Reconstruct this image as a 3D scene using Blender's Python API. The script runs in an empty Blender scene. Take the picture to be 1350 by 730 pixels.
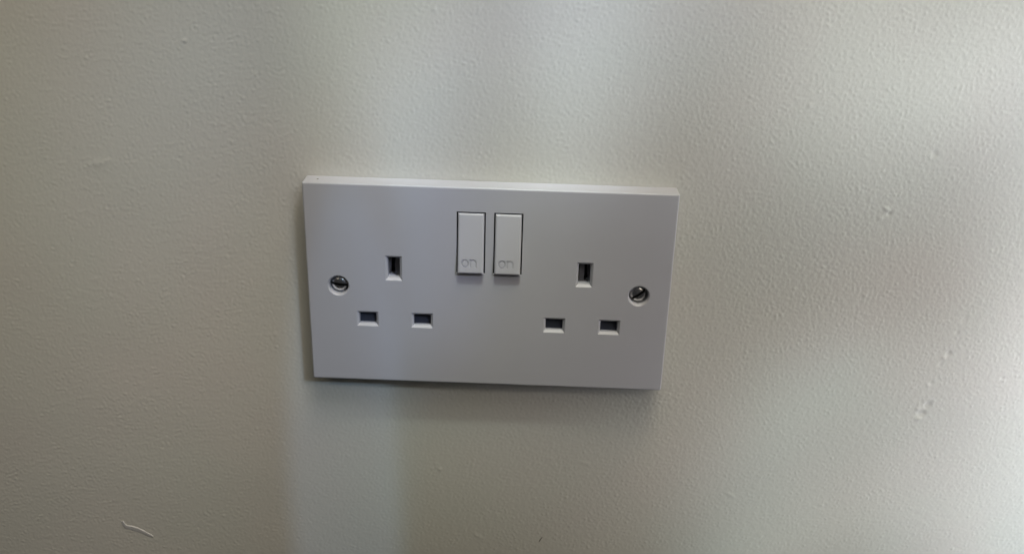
import bpy, bmesh, math
import numpy as np
from mathutils import Vector, Matrix

MM = 0.001
scene = bpy.context.scene
COL = scene.collection

# ------------------------------------------------------------------ camera
cam_data = bpy.data.cameras.new('camera')
cam_data.sensor_width = 36.0
cam_data.lens = 34.246
cam_data.clip_start = 0.01
cam_data.clip_end = 50.0
cam = bpy.data.objects.new('camera', cam_data)
COL.objects.link(cam)
right = Vector((0.999235, 0.029098, 0.026123))
down = Vector((0.035436, -0.391347, -0.919561))
fwd = Vector((-0.016534, 0.919783, -0.392079))
rot = Matrix((right, -down, -fwd)).transposed()
cam.matrix_world = Matrix.Translation((0.0158, -0.3670, 0.1589)) @ rot.to_4x4()
scene.camera = cam
scene.cycles.use_denoising = True
scene.cycles.denoiser = 'OPENIMAGEDENOISE'
scene.cycles.denoising_input_passes = 'RGB_ALBEDO_NORMAL'
scene.cycles.denoising_prefilter = 'ACCURATE'
scene.cycles.denoising_quality = 'HIGH'
scene.cycles.use_light_tree = False
scene.cycles.max_bounces = 6
scene.cycles.caustics_reflective = False
scene.cycles.caustics_refractive = False
scene.cycles.sample_clamp_indirect = 2.0
scene.cycles.use_adaptive_sampling = False

# ------------------------------------------------------------------ view, world, lamps
scene.view_settings.view_transform = 'Standard'
scene.view_settings.look = 'None'
scene.view_settings.exposure = 0.0
scene.view_settings.gamma = 1.0
world = bpy.data.worlds.new('World')
scene.world = world
world.use_nodes = True
WORLD = (0.02, 0.02, 0.021)
world.node_tree.nodes['Background'].inputs['Color'].default_value = (*WORLD, 1)
world.node_tree.nodes['Background'].inputs['Strength'].default_value = 1.0

# area: name, position, target, 'area', size x, size y, 0, colour * watts
# spot: name, position, target, 'spot', cone angle (degrees), width factor, edge blend, colour * watts
LAMPS = [  # unseen lamps, added and tuned to build up the pools of light
    ('window_light', (0.100, -0.450, 0.950), (0.000, 0.000, 0.050), 'area', 0.500, 0.400, 0, (2.08883, 2.01382, 1.86818)),
    ('window_light', (0.620, -0.850, 0.750), (0.000, 0.000, 0.000), 'area', 0.500, 0.500, 0, (1.35810, 1.21209, 0.92607)),
    ('window_light', (0.200, -0.200, 0.900), (0.050, 0.000, 0.040), 'area', 0.500, 0.080, 0, (2.29373, 1.97178, 1.36859)),
    ('window_light', (0.275, -0.525, 0.565), (-0.100, 0.000, 0.100), 'spot', 10.000, 1.000, 1, (3.03491, 4.25879, 5.94684)),
    ('window_light', (0.495, -0.525, 0.385), (0.120, 0.000, -0.080), 'spot', 10.000, 1.000, 1, (3.60136, 3.75565, 3.84138)),
    ('window_light', (0.675, -0.525, 0.415), (0.300, 0.000, -0.050), 'spot', 28.000, 0.200, 1, (87.94207, 98.95623, 112.92807)),
    ('window_light', (0.523, -0.525, 0.335), (0.148, 0.000, -0.130), 'spot', 16.000, 0.450, 0.3, (2.42807, 3.69214, 4.16049)),
    ('window_light', (0.375, -0.525, 0.465), (0.000, 0.000, 0.000), 'spot', 12.000, 1.500, 1, (2.70529, 2.57758, 2.58498)),
    ('window_light', (0.122, -0.315, 0.630), (-0.140, 0.000, 0.000), 'spot', 14.000, 1.000, 1, (4.46512, 4.47846, 5.39830)),
    ('window_light', (0.345, -0.525, 0.495), (-0.030, 0.000, 0.030), 'spot', 10.000, 0.250, 0.5, (2.32270, 3.18168, 6.13341)),
    ('window_light', (-0.010, -0.216, 0.668), (-0.040, 0.000, 0.110), 'spot', 4.000, 1.200, 1, (23.89694, 26.77817, 26.44679)),
    ('window_light', (0.030, -0.216, 0.558), (0.000, 0.000, 0.000), 'spot', 6.000, 2.000, 1, (4.48082, 5.21560, 4.82746)),
    ('window_light', (0.730, -0.300, 0.250), (0.220, 0.000, 0.100), 'spot', 12.000, 1.000, 1, (34.45888, 37.97594, 43.54364)),
    ('window_light', (0.810, -0.300, 0.150), (0.300, 0.000, 0.000), 'spot', 16.000, 1.000, 1, (48.91486, 47.41572, 52.32014)),
    ('window_light', (0.545, -0.525, 0.595), (0.170, 0.000, 0.130), 'spot', 8.000, 1.000, 0.5, (9.84873, 10.71698, 10.72003)),
    ('window_light', (0.311, -0.525, 0.365), (-0.064, 0.000, -0.100), 'spot', 20.000, 0.160, 0.4, (1.32871, 2.06340, 3.11815)),
    ('window_light', (-0.515, -0.675, 0.624), (-0.200, 0.000, 0.120), 'spot', 24.000, 1.000, 1, (5.30748, 4.77165, 3.81410)),
    ('window_light', (0.405, -0.525, 0.595), (0.030, 0.000, 0.130), 'spot', 7.000, 1.000, 1, (25.17772, 29.46347, 37.62505)),
    ('window_light', (0.475, -0.525, 0.595), (0.100, 0.000, 0.130), 'spot', 7.000, 1.000, 1, (15.93954, 17.07736, 19.32960)),
    ('window_light', (0.337, -0.525, 0.435), (-0.038, 0.000, -0.030), 'spot', 14.000, 0.080, 0.3, (0.19449, 0.58135, 0.73986)),
    ('window_light', (0.053, -0.162, 0.484), (0.030, 0.000, 0.065), 'spot', 3.000, 2.500, 0.5, (5.91785, 6.65452, 7.74302)),
    ('window_light', (0.545, -0.525, 0.315), (0.170, 0.000, -0.150), 'spot', 9.000, 1.100, 0.3, (4.53374, 4.38998, 4.47684)),
]


def add_lamp(name, pos, target, kind, p, q, blend, rgb):
    d = bpy.data.lights.new(name, kind.upper())
    m = max(max(rgb), 1e-6)
    d.color = [c / m for c in rgb]
    d.energy = m
    o = bpy.data.objects.new(name, d)
    COL.objects.link(o)
    o.location = pos
    o.rotation_euler = (Vector(target) - Vector(pos)).to_track_quat('-Z', 'Y').to_euler()
    if kind == 'area':
        d.shape = 'RECTANGLE'
        d.size, d.size_y = p, q
    else:
        d.spot_size = math.radians(p)
        d.spot_blend = blend
        d.shadow_soft_size = 0.005 if q < 0.2 else (0.02 if blend < 0.9 else (0.03 if p < 7 else (0.045 if p < 13 else 0.08)))
        o.scale = (q, 1.0, 1.0)
    return o


for L in LAMPS:
    add_lamp(*L)

# ------------------------------------------------------------------ materials


def new_mat(name, colour, rough=0.4, spec=0.5, metal=0.0):
    m = bpy.data.materials.new(name)
    m.use_nodes = True
    b = m.node_tree.nodes['Principled BSDF']
    b.inputs['Base Color'].default_value = (*colour, 1)
    b.inputs['Roughness'].default_value = rough
    b.inputs['Specular IOR Level'].default_value = spec
    b.inputs['Metallic'].default_value = metal
    return m, m.node_tree, b


def noise(nt, scale, detail=3.0, rough=0.5):
    tc = nt.nodes.new('ShaderNodeTexCoord')
    n = nt.nodes.new('ShaderNodeTexNoise')
    n.inputs['Scale'].default_value = scale
    n.inputs['Detail'].default_value = detail
    n.inputs['Roughness'].default_value = rough
    nt.links.new(tc.outputs['Object'], n.inputs['Vector'])
    return n


def tint(nt, bsdf, n, c0, c1, lo=0.35, hi=0.65):
    r = nt.nodes.new('ShaderNodeValToRGB')
    r.color_ramp.elements[0].position = lo
    r.color_ramp.elements[1].position = hi
    r.color_ramp.elements[0].color = (*c0, 1)
    r.color_ramp.elements[1].color = (*c1, 1)
    nt.links.new(n.outputs['Fac'], r.inputs['Fac'])
    nt.links.new(r.outputs['Color'], bsdf.inputs['Base Color'])


def bump(nt, bsdf, n, strength, dist):
    b = nt.nodes.new('ShaderNodeBump')
    b.inputs['Strength'].default_value = strength
    b.inputs['Distance'].default_value = dist
    nt.links.new(n.outputs['Fac'], b.inputs['Height'])
    nt.links.new(b.outputs['Normal'], bsdf.inputs['Normal'])


WALL_COL = (0.660, 0.650, 0.605)
wall_mat, nt, b = new_mat('wall_paint', WALL_COL, 0.62, 0.25)
b.inputs['Diffuse Roughness'].default_value = 1.0
tint(nt, b, noise(nt, 14.0, 2.0), (0.668, 0.648, 0.592), (0.655, 0.655, 0.592))
bump(nt, b, noise(nt, 700.0, 2.0), 0.35, 0.00025)

plate_mat, nt, b = new_mat('white_plastic', (0.70, 0.70, 0.72), 0.42, 0.4)
tint(nt, b, noise(nt, 60.0, 4.0), (0.570, 0.573, 0.606), (0.580, 0.583, 0.616))
bump(nt, b, noise(nt, 2500.0, 2.0), 0.06, 0.00005)

rocker_mat, nt, b = new_mat('rocker_plastic', (0.625, 0.628, 0.66), 0.36, 0.45)
bump(nt, b, noise(nt, 2500.0, 2.0), 0.05, 0.00005)
letter_mat, nt, b = new_mat('groove_shade_plastic', (0.53, 0.533, 0.56), 0.5, 0.4)  # rocker plastic darkened, groove shade put into the letter colour
shutter_mat, nt, b = new_mat('shutter_plastic', (0.040, 0.046, 0.066), 0.42, 0.4)
screw_mat, nt, b = new_mat('plated_steel', (0.88, 0.87, 0.85), 0.26, 0.5, 1.0)
bump(nt, b, noise(nt, 900.0, 3.0), 0.12, 0.0001)
slot_mat, nt, b = new_mat('screw_slot_steel', (0.10, 0.10, 0.095), 0.4, 0.5, 1.0)  # oxide-dark, with the shade inside the slot put into the colour
contact_mat, nt, b = new_mat('contact_metal', (0.26, 0.26, 0.28), 0.36, 0.5, 1.0)
dark_mat, nt, b = new_mat('gap_shade', (0.012, 0.012, 0.014), 0.8, 0.1)  # near-black, puts shade into the rocker gaps and earth recesses
chip_mat, nt, b = new_mat('bare_filler', (0.86, 0.85, 0.82), 0.7, 0.2)
fleck_mat, nt, b = new_mat('dark_fleck', (0.17, 0.155, 0.12), 0.7, 0.2)

# ------------------------------------------------------------------ helpers


def link_mesh(name, me, mat=None, parent=None):
    o = bpy.data.objects.new(name, me)
    COL.objects.link(o)
    if mat:
        me.materials.clear()
        me.materials.append(mat)
    if parent:
        o.parent = parent
    return o


def bm_mesh(name, bm, scale=None):
    bmesh.ops.recalc_face_normals(bm, faces=bm.faces[:])
    me = bpy.data.meshes.new(name)
    bm.to_mesh(me)
    bm.free()
    if scale:
        me.transform(Matrix.Scale(scale, 4))
    return me


def box(bm, x0, x1, y0, y1, z0, z1):
    v = [bm.verts.new(p) for p in ((x0, y0, z0), (x1, y0, z0), (x1, y1, z0), (x0, y1, z0),
                                   (x0, y0, z1), (x1, y0, z1), (x1, y1, z1), (x0, y1, z1))]
    for f in ((0, 3, 2, 1), (4, 5, 6, 7), (0, 1, 5, 4), (1, 2, 6, 5), (2, 3, 7, 6), (3, 0, 4, 7)):
        bm.faces.new([v[i] for i in f])
    return v


def loft(bm, rings, caps=True):
    vs = [[bm.verts.new(p) for p in r] for r in rings]
    n = len(vs[0])
    for a, c in zip(vs, vs[1:]):
        for i in range(n):
            bm.faces.new((a[i], a[(i + 1) % n], c[(i + 1) % n], c[i]))
    if caps:
        bm.faces.new(vs[0][::-1])
        bm.faces.new(vs[-1])


def rect_ring(cx, cz, w, h, y):
    return [(cx - w / 2, y, cz - h / 2), (cx + w / 2, y, cz - h / 2), (cx + w / 2, y, cz + h / 2), (cx - w / 2, y, cz + h / 2)]


def circ_ring(cx, cz, r, y, n=64):
    return [(cx + r * math.cos(2 * math.pi * i / n), y, cz + r * math.sin(2 * math.pi * i / n)) for i in range(n)]


def cut(me, cutters):
    """Subtract the cutter meshes from a mesh (all in mm) and return the result."""
    o = bpy.data.objects.new('temporary_solid', me)
    COL.objects.link(o)
    made = []
    for c in cutters:
        k = bpy.data.objects.new('temporary_cutter', c)
        COL.objects.link(k)
        made.append(k)
        md = o.modifiers.new('cut', 'BOOLEAN')
        md.operation = 'DIFFERENCE'
        md.solver = 'EXACT'
        md.object = k
    dg = bpy.context.evaluated_depsgraph_get()
    dg.update()
    out = bpy.data.meshes.new_from_object(o.evaluated_get(dg))
    for k in made + [o]:
        d = k.data
        bpy.data.objects.remove(k)
        bpy.data.meshes.remove(d)
    return out


def ring_cutter(rings):
    bm = bmesh.new()
    loft(bm, rings)
    return bm_mesh('cutter', bm)


# ------------------------------------------------------------------ wall
rng = np.random.default_rng(11)
STEP = 0.43
xs = np.arange(-275.0, 300.0, STEP)
zs = np.arange(-190.0, 160.0, STEP)
NX, NZ = len(xs), len(zs)
fx = np.fft.fftfreq(NX, STEP)[None, :]
fz = np.fft.fftfreq(NZ, STEP)[:, None]
fr = np.sqrt(fx ** 2 + fz ** 2) + 1e-9


def band(wavelength, width):
    g = np.exp(-(np.log(fr * wavelength)) ** 2 / (2 * width ** 2))
    n = np.fft.ifft2(np.fft.fft2(rng.standard_normal((NZ, NX))) * g).real
    return n / n.std()


n1, n2, n3, n4 = band(2.15, 0.30), band(1.3, 0.20), band(5.0, 0.35), band(60.0, 0.4)
patch = np.clip(0.95 + 0.18 * band(16.0, 0.4), 0.5, 1.5)
h = 0.025 * n1 * patch + 0.014 * n2 * patch + 0.015 * n3 + 0.04 * n4
h += 0.034 * np.clip(n1 - 1.1, 0, 3) * patch + 0.012 * np.clip(n2 - 1.3, 0, 3)      # little raised nibs of paint
XX, ZZ = np.meshgrid(xs, zs)


def blob(x, z, r, a, rx=1.0, ang=0.0):
    c, s = math.cos(ang), math.sin(ang)
    dx, dz = XX - x, ZZ - z
    u, w = (c * dx + s * dz) / rx, -s * dx + c * dz
    return a * np.exp(-((u * u + w * w) / (r * r)) ** 1.5)


# (x, z, radius, height, stretch, angle): dents and pimples in the paint
for q in ((188.4, -50.2, 1.3, -0.62, 1.5, 0.9), (186.6, -54.4, 1.4, -0.62, 1.3, 0.5), (184.6, -52.2, 1.0, 0.3, 1, 0), (186.0, -57.0, 0.9, 0.3, 1.6, 0.2),
          (192.4, -25.3, 1.0, -0.55, 1.3, 0.9), (190.8, -27.4, 0.9, 0.26, 1, 0), (190.1, -30.2, 0.9, -0.2, 1.5, 1.0),
          (195.8, -9.3, 1.2, -0.2, 1.5, 1.1), (194.0, -15.4, 0.8, -0.2, 1.5, 1.1), (188.0, -39.4, 0.9, -0.22, 1, 0), (186.9, -41, .8, .18, 1, 0),
          (155.8, 37.0, 0.9, 0.36, 1.5, -0.6), (154.2, 33.2, 0.8, 0.22, 1.4, 0.3), (157.0, 35.2, 0.8, -0.4, 1, 0), (153.6, -0.1, 0.8, 0.3, 1, 0),
          (-20.7, -92.3, 0.8, 0.42, 1, 0), (-22.1, 108.0, 0.8, 0.3, 1, 0), (-116.2, 93.8, 0.8, 0.26, 1.2, 0.4),
          (-90.0, -28.0, 0.9, 0.16, 1, 0), (-155.0, 45.0, 1.5, 0.22, 3.0, 0.25), (217.0, -36.0, 0.8, -0.3, 1, 0), (217.9, -37, .7, .25, 1, 0),
          (-3.0, -128.0, 0.9, 0.22, 3.4, -0.6), (44.0, -86.0, 0.9, 0.16, 3.0, -0.2), (28.0, -84.0, 0.8, 0.14, 3.0, -0.1),
          (170.0, 60.0, 1.0, -0.3, 1.3, 2.2), (120.0, 77.0, 0.9, 0.2, 1.2, 0.8), (75.0, 64.0, 0.9, 0.12, 1, 0), (110.0, -100.0, 0.9, 0.2, 3.0, -0.5)):
    h += blob(*q)
h = np.clip(h, -0.9, 0.55)
under = (np.abs(XX) < 74) & (np.abs(ZZ) < 44)
h[under] = np.minimum(h[under], 0.16)
h = h * np.clip(np.minimum(np.minimum(XX - xs[0], xs[-1] - XX), np.minimum(ZZ - zs[0], zs[-1] - ZZ)) / 4.0, 0, 1)

# the relief carries on as a plain coarse sheet out to the edges of the wall panel
ox0, ox1 = np.array([-1500.0, -900.0, -500.0, -340.0]), np.array([360.0, 520.0, 900.0, 1500.0])
oz0, oz1 = np.array([-450.0, -330.0, -240.0]), np.array([210.0, 400.0, 900.0, 1500.0])
gx, gz = np.concatenate([ox0, xs, ox1]), np.concatenate([oz0, zs, oz1])
H = np.zeros((len(gz), len(gx)))
H[len(oz0):len(oz0) + NZ, len(ox0):len(ox0) + NX] = h
GX, GZ = np.meshgrid(gx, gz)
co = np.stack([GX, -H, GZ], -1).reshape(-1, 3) * MM
nx, nz = len(gx), len(gz)
idx = np.arange(nx * nz).reshape(nz, nx)
quads = np.stack([idx[:-1, :-1], idx[:-1, 1:], idx[1:, 1:], idx[1:, :-1]], -1).reshape(-1, 4)
back = np.array([(gx[0], 100, gz[0]), (gx[-1], 100, gz[0]), (gx[-1], 100, gz[-1]), (gx[0], 100, gz[-1])]) * MM
nb = len(co)
co = np.concatenate([co, back])
rims = [list(idx[0, :][::-1]) + [nb, nb + 1], list(idx[-1, :]) + [nb + 2, nb + 3],
        list(idx[:, 0]) + [nb + 3, nb], list(idx[:, -1][::-1]) + [nb + 1, nb + 2], [nb + 1, nb, nb + 3, nb + 2]]
loops = np.concatenate([quads.ravel()] + [np.array(r) for r in rims]).astype(np.int32)
tot = np.concatenate([np.full(len(quads), 4), [len(r) for r in rims]]).astype(np.int32)
start = np.concatenate([[0], np.cumsum(tot)[:-1]]).astype(np.int32)
me = bpy.data.meshes.new('wall')
me.vertices.add(len(co))
me.vertices.foreach_set('co', co.ravel().astype(np.float32))
me.loops.add(len(loops))
me.loops.foreach_set('vertex_index', loops)
me.polygons.add(len(tot))
me.polygons.foreach_set('loop_start', start)
me.polygons.foreach_set('loop_total', tot)
me.update(calc_edges=True)
sm = np.ones(len(tot), bool)
sm[-5:] = False
me.polygons.foreach_set('use_smooth', sm)
wall = link_mesh('wall', me, wall_mat)
wall['kind'] = 'structure'
wall['label'] = 'off-white painted plaster wall with a fine stippled roller texture'

# a lifted sliver of pale paint, low on the left
bm = bmesh.new()
path = [(-168.9, -127.6, 0.6), (-168.3, -129.5, 0.9), (-167.3, -131.0, 1.15), (-164.7, -131.5, 1.25), (-162.3, -132.2, 1.2), (-160.3, -133.2, 1.1),
        (-158.3, -134.4, 1.0), (-156.7, -135.3, 0.9), (-155.2, -135.9, 0.45)]
rings = []
for i, (x, z, w) in enumerate(path):
    w *= 1.5
    a = path[max(i - 1, 0)]
    c = path[min(i + 1, len(path) - 1)]
    d = Vector((c[0] - a[0], 0, c[1] - a[1])).normalized()
    nrm = Vector((-d.z, 0, d.x))
    p = Vector((x, 0, z))
    rings.append([tuple(p + nrm * w * 0.80 + Vector((0, 0.1, 0))), tuple(p + nrm * w * 0.55 + Vector((0, -0.24, 0))),
                  tuple(p - nrm * w * 0.35 + Vector((0, -0.13, 0))), tuple(p - nrm * w * 0.70 + Vector((0, 0.1, 0)))])
loft(bm, rings)
chip = link_mesh('paint_chip', bm_mesh('paint_chip', bm, MM), chip_mat, wall)
chip['label'] = 'thin pale curved chip of lifted paint'

bm = bmesh.new()
rings = []
for t, w in ((-1.0, 0.08), (-0.6, 0.27), (0.1, 0.28), (0.7, 0.18), (1.0, 0.06)):
    p = Vector((25.9 + 0.8 * t, 0, -128.3 + 1.6 * t))
    nrm = Vector((0.9, 0, -0.43))
    rings.append([tuple(p + nrm * w + Vector((0, 0.15, 0))), tuple(p + nrm * w * 0.5 + Vector((0, -0.22, 0))),
                  tuple(p - nrm * w * 0.5 + Vector((0, -0.22, 0))), tuple(p - nrm * w + Vector((0, 0.15, 0)))])
loft(bm, rings)
fleck = link_mesh('fleck', bm_mesh('fleck', bm, MM), fleck_mat, wall)
fleck['label'] = 'tiny dark slanting fleck stuck in the paint'

# ------------------------------------------------------------------ double socket
socket = bpy.data.objects.new('double_socket', None)
socket.empty_display_size = 0.02
COL.objects.link(socket)
socket['label'] = 'white plastic double wall socket with two rocker switches screwed to the wall'
socket['category'] = 'socket'

F = -9.0                                  # the front face, mm from the wall
SLOTS = []
for cx in (-38.0, 38.25):
    SLOTS += [(cx - 11.15, -14.45, 7.0, 4.75, 'pin'), (cx + 11.15, -14.45, 7.0, 4.75, 'pin'), (cx - 0.05, 8.2, 4.85, 8.75, 'earth')]
SCREWS = ((-60.5, -0.15, math.radians(-7)), (60.45, -0.15, math.radians(38)))
ROCKERS = (-7.2, 7.42)
RZ, RW, RH = 20.15, 11.35, 25.7

bm = bmesh.new()
box(bm, -73, 73, F, -0.45, -43, 43)
bmesh.ops.bevel(bm, geom=[e for e in bm.edges if all(v.co.y < -1 for v in e.verts) or abs(e.verts[0].co.y - e.verts[1].co.y) > 1],
                offset=0.7, segments=5, profile=0.5, affect='EDGES')
solid = bm_mesh('faceplate', bm)
cutters = []
CH = 0.95
for cx, cz, w, hh, kind in SLOTS:
    depth = 4.4 if kind == 'pin' else 8.2
    cutters.append(ring_cutter([rect_ring(cx, cz, w + 2 * CH + .4, hh + 2 * CH + .4, F - 0.2), rect_ring(cx, cz, w, hh, F + CH), rect_ring(cx, cz, w, hh, F + depth)]))
for cx, cz, a in SCREWS:
    cutters.append(ring_cutter([circ_ring(cx, cz, 4.65, F - 0.2), circ_ring(cx, cz, 3.85, F + 0.65), circ_ring(cx, cz, 3.8, F + 4.6)]))
for cx in ROCKERS:
    cutters.append(ring_cutter([rect_ring(cx, RZ, RW + .4, RH + .4, F - 0.2), rect_ring(cx, RZ, RW, RH, F + 0.2), rect_ring(cx, RZ, RW, RH, F + 7.6)]))
me = cut(solid, cutters)
me.transform(Matrix.Scale(MM, 4))
plate = link_mesh('faceplate', me, plate_mat, socket)

# shutters behind the live and neutral slots, sprung contacts behind the earth slots
shutter_me = None
for cx, cz, w, hh, kind in SLOTS:
    if kind == 'pin':
        if shutter_me is None:
            bm = bmesh.new()
            loft(bm, [[(-3.45, -0.15, -2.32), (3.45, -0.15, -2.32), (3.45, -0.15, 2.32), (-3.45, -0.15, 2.32)],
                      [(-3.45, -1.9, -2.32), (3.45, -1.9, -2.32), (3.45, -0.30, 2.32), (-3.45, -0.30, 2.32)]])
            shutter_me = bm_mesh('shutter', bm, MM)
        o = link_mesh('shutter', shutter_me, None, socket)
        if not shutter_me.materials:
            shutter_me.materials.append(shutter_mat)
        o.location = (cx * MM, (F + 4.4) * MM, cz * MM)
    else:
        left = cx < 0
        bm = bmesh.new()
        box(bm, -2.38, 2.38, F + 7.6, F + 8.0, -4.3, 4.3)  # black plate added at the recess floor as its deep shade
        o = link_mesh('well_shade_plate', bm_mesh('well_shade_plate', bm, MM), dark_mat, socket)
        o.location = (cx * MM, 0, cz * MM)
        for x0, x1, d in ((-2.35, -1.8, 4.2), (0.4, 2.2, 3.4)) if left else ((-1.9, 0.0, 3.6), (1.75, 2.35, 3.6)):
            bm = bmesh.new()
            rings = []
            for t in range(9):
                z = -3.9 + 7.9 * t / 8
                bow = 0.45 * math.sin(math.pi * t / 8)
                y = F + d + 0.25 * t
                s = 1 if x0 > 0.2 else -1
                xa, xb = x0 - s * bow * (x0 > 0.2), x1 - s * bow * (x0 < 0.2) * 0.5
                rings.append([(xa, y, z), (xb, y + 0.5, z), (xb, y + 2.8, z), (xa, y + 2.8, z)])
            loft(bm, rings)
            bmesh.ops.bevel(bm, geom=[e for e in bm.edges if e.calc_length() > 0.3 and abs(e.verts[0].co.z - e.verts[1].co.z) > 0.5 and min(v.co.y for v in e.verts) < F + d + 2.5],
                            offset=0.12, segments=2, profile=0.5, affect='EDGES')
            o = link_mesh('earth_contact', bm_mesh('earth_contact', bm, MM), contact_mat, socket)
            o.location = (cx * MM, 0, cz * MM)

# near-black liner added as the shade in the gap round each rocker
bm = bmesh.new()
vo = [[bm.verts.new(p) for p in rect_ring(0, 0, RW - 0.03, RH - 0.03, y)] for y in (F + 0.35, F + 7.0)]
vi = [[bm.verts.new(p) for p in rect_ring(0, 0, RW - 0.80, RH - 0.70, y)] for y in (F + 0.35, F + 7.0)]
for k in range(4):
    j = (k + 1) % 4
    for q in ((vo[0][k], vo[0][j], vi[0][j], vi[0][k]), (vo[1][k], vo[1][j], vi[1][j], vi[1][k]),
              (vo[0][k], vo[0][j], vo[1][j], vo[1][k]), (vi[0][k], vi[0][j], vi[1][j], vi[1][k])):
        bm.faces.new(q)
liner_me = bm_mesh('gap_shade_liner', bm, MM)
for cx in ROCKERS:
    o = link_mesh('gap_shade_liner', liner_me, dark_mat, socket)
    o.location = (cx * MM, 0, RZ * MM)

# screws: domed slotted heads sunk in their holes
for cx, cz, ang in SCREWS:
    bm = bmesh.new()
    prof = [(0.35, -2.05)]
    R, top = 3.28, -1.45
    for i in range(1, 13):
        t = i / 12
        prof.append((R * math.sin(t * math.pi / 2), top * math.cos(t * math.pi / 2) ** 0.9 - 0.45 if i < 12 else -0.45))
    prof[0] = (0.25, top - 0.45)
    prof += [(R, 0.35), (R - 0.25, 0.6), (1.6, 0.6), (1.6, 3.0)]
    loft(bm, [circ_ring(0, 0, r, y, 72) for r, y in prof])
    solid = bm_mesh('screw', bm)
    bm = bmesh.new()
    box(bm, -5, 5, -3, -0.55, -0.55, 0.55)
    me = cut(solid, [bm_mesh('cutter', bm)])
    for p in me.polygons:
        p.use_smooth = True
    me.set_sharp_from_angle(angle=math.radians(40))
    me.transform(Matrix.Scale(MM, 4))
    me.materials.clear()
    me.materials.append(screw_mat)
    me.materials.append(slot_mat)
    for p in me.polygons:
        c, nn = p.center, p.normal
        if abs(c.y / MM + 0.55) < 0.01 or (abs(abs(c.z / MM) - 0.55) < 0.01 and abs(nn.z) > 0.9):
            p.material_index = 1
    o = link_mesh('screw', me, None, socket)
    o.location = (cx * MM, (F + 3.15) * MM, cz * MM)
    o.rotation_euler = (0, -ang, 0)

# rocker switches with "on" moulded into the lower end


def stroke(path, width, y0, y1, closed=False):
    """A prism that follows a 2D path (x, z) with a given pen width."""
    n = len(path)
    lft, rgt = [], []
    for i in range(n):
        a = Vector(path[i - 1] if (i or closed) else path[0])
        c = Vector(path[(i + 1) % n] if (i < n - 1 or closed) else path[-1])
        d = (c - a).normalized()
        nn = Vector((-d.y, d.x)) * width / 2
        p = Vector(path[i])
        lft.append(p + nn)
        rgt.append(p - nn)
    bm = bmesh.new()
    rings = [[(l.x, y0, l.y), (r.x, y0, r.y), (r.x, y1, r.y), (l.x, y1, l.y)] for l, r in zip(lft, rgt)]
    if closed:
        vs = [[bm.verts.new(p) for p in r] for r in rings]
        for i in range(n):
            a, c = vs[i], vs[(i + 1) % n]
            for k in range(4):
                bm.faces.new((a[k], a[(k + 1) % 4], c[(k + 1) % 4], c[k]))
    else:
        loft(bm, rings)
    return bm


PEN = 0.62
o_path = [(-1.72 + 1.22 * math.cos(2 * math.pi * i / 32), 1.42 * math.sin(2 * math.pi * i / 32)) for i in range(32)]
n_outline = [(0.11, -1.72), (0.73, -1.72), (0.73, 0.2)] + [(1.5 - 0.77 * math.cos(math.pi * t / 10), 0.35 + 0.74 * math.sin(math.pi * t / 10)) for t in range(0, 11)]
n_outline += [(2.27, -1.72), (2.89, -1.72), (2.89, 0.35)] + [(1.5 + 1.39 * math.cos(math.pi * t / 14), 0.35 + 1.36 * math.sin(math.pi * t / 14)) for t in range(1, 10)]
n_outline += [(0.73, 1.46), (0.73, 1.72), (0.11, 1.72)]
LX, LZ = -0.45, -8.0


def shift(path):
    return [(x + LX, z + LZ) for x, z in path]


bm = bmesh.new()
box(bm, -5.16, 5.16, 0.0, 5.2, -12.4, 12.4)
bmesh.ops.bevel(bm, geom=[e for e in bm.edges if all(v.co.y < 0.01 for v in e.verts)], offset=0.85, segments=5, profile=0.5, affect='EDGES')


def letters(y0, y1, thin):
    """The two letters as prisms between two depths."""
    o = stroke(shift(o_path), PEN - thin, y0, y1, True)
    n = bmesh.new()
    loft(n, [[(x, y, z) for x, z in shift(n_outline)] for y in (y0, y1)])
    return o, n


rocker_me = cut(bm_mesh('rocker_switch', bm), [bm_mesh('cutter', m) for m in letters(-0.5, 0.42, 0.0)])
rocker_me.transform(Matrix.Scale(MM, 4))
rocker_me.materials.clear()
rocker_me.materials.append(rocker_mat)
bm = bmesh.new()
for m in letters(0.36, 0.412, 0.04):
    tmp = bpy.data.meshes.new('temporary')
    m.to_mesh(tmp)
    m.free()
    bm.from_mesh(tmp)
    bpy.data.meshes.remove(tmp)
letter_me = bm_mesh('lettering', bm, MM)
letter_me.materials.append(letter_mat)
for cx, tilt in zip(ROCKERS, (5.2, 5.0)):
    r = link_mesh('rocker_switch', rocker_me, None, socket)
    r.location = (cx * MM, (F - 1.25) * MM, (RZ + 0.05) * MM)
    r.rotation_euler = (math.radians(-tilt), 0, 0)
    link_mesh('lettering', letter_me, None, r)

# a pin-prick of dirt on the top edge of the plate
bm = bmesh.new()
bmesh.ops.create_icosphere(bm, subdivisions=2, radius=0.42, matrix=Matrix.Translation((-67.6, -4.6, 43.0)) @ Matrix.Diagonal((1, 1, 0.3, 1)))
o = link_mesh('speck', bm_mesh('speck', bm, MM), fleck_mat, socket)
o['label'] = 'dark speck on the top edge of the plate'
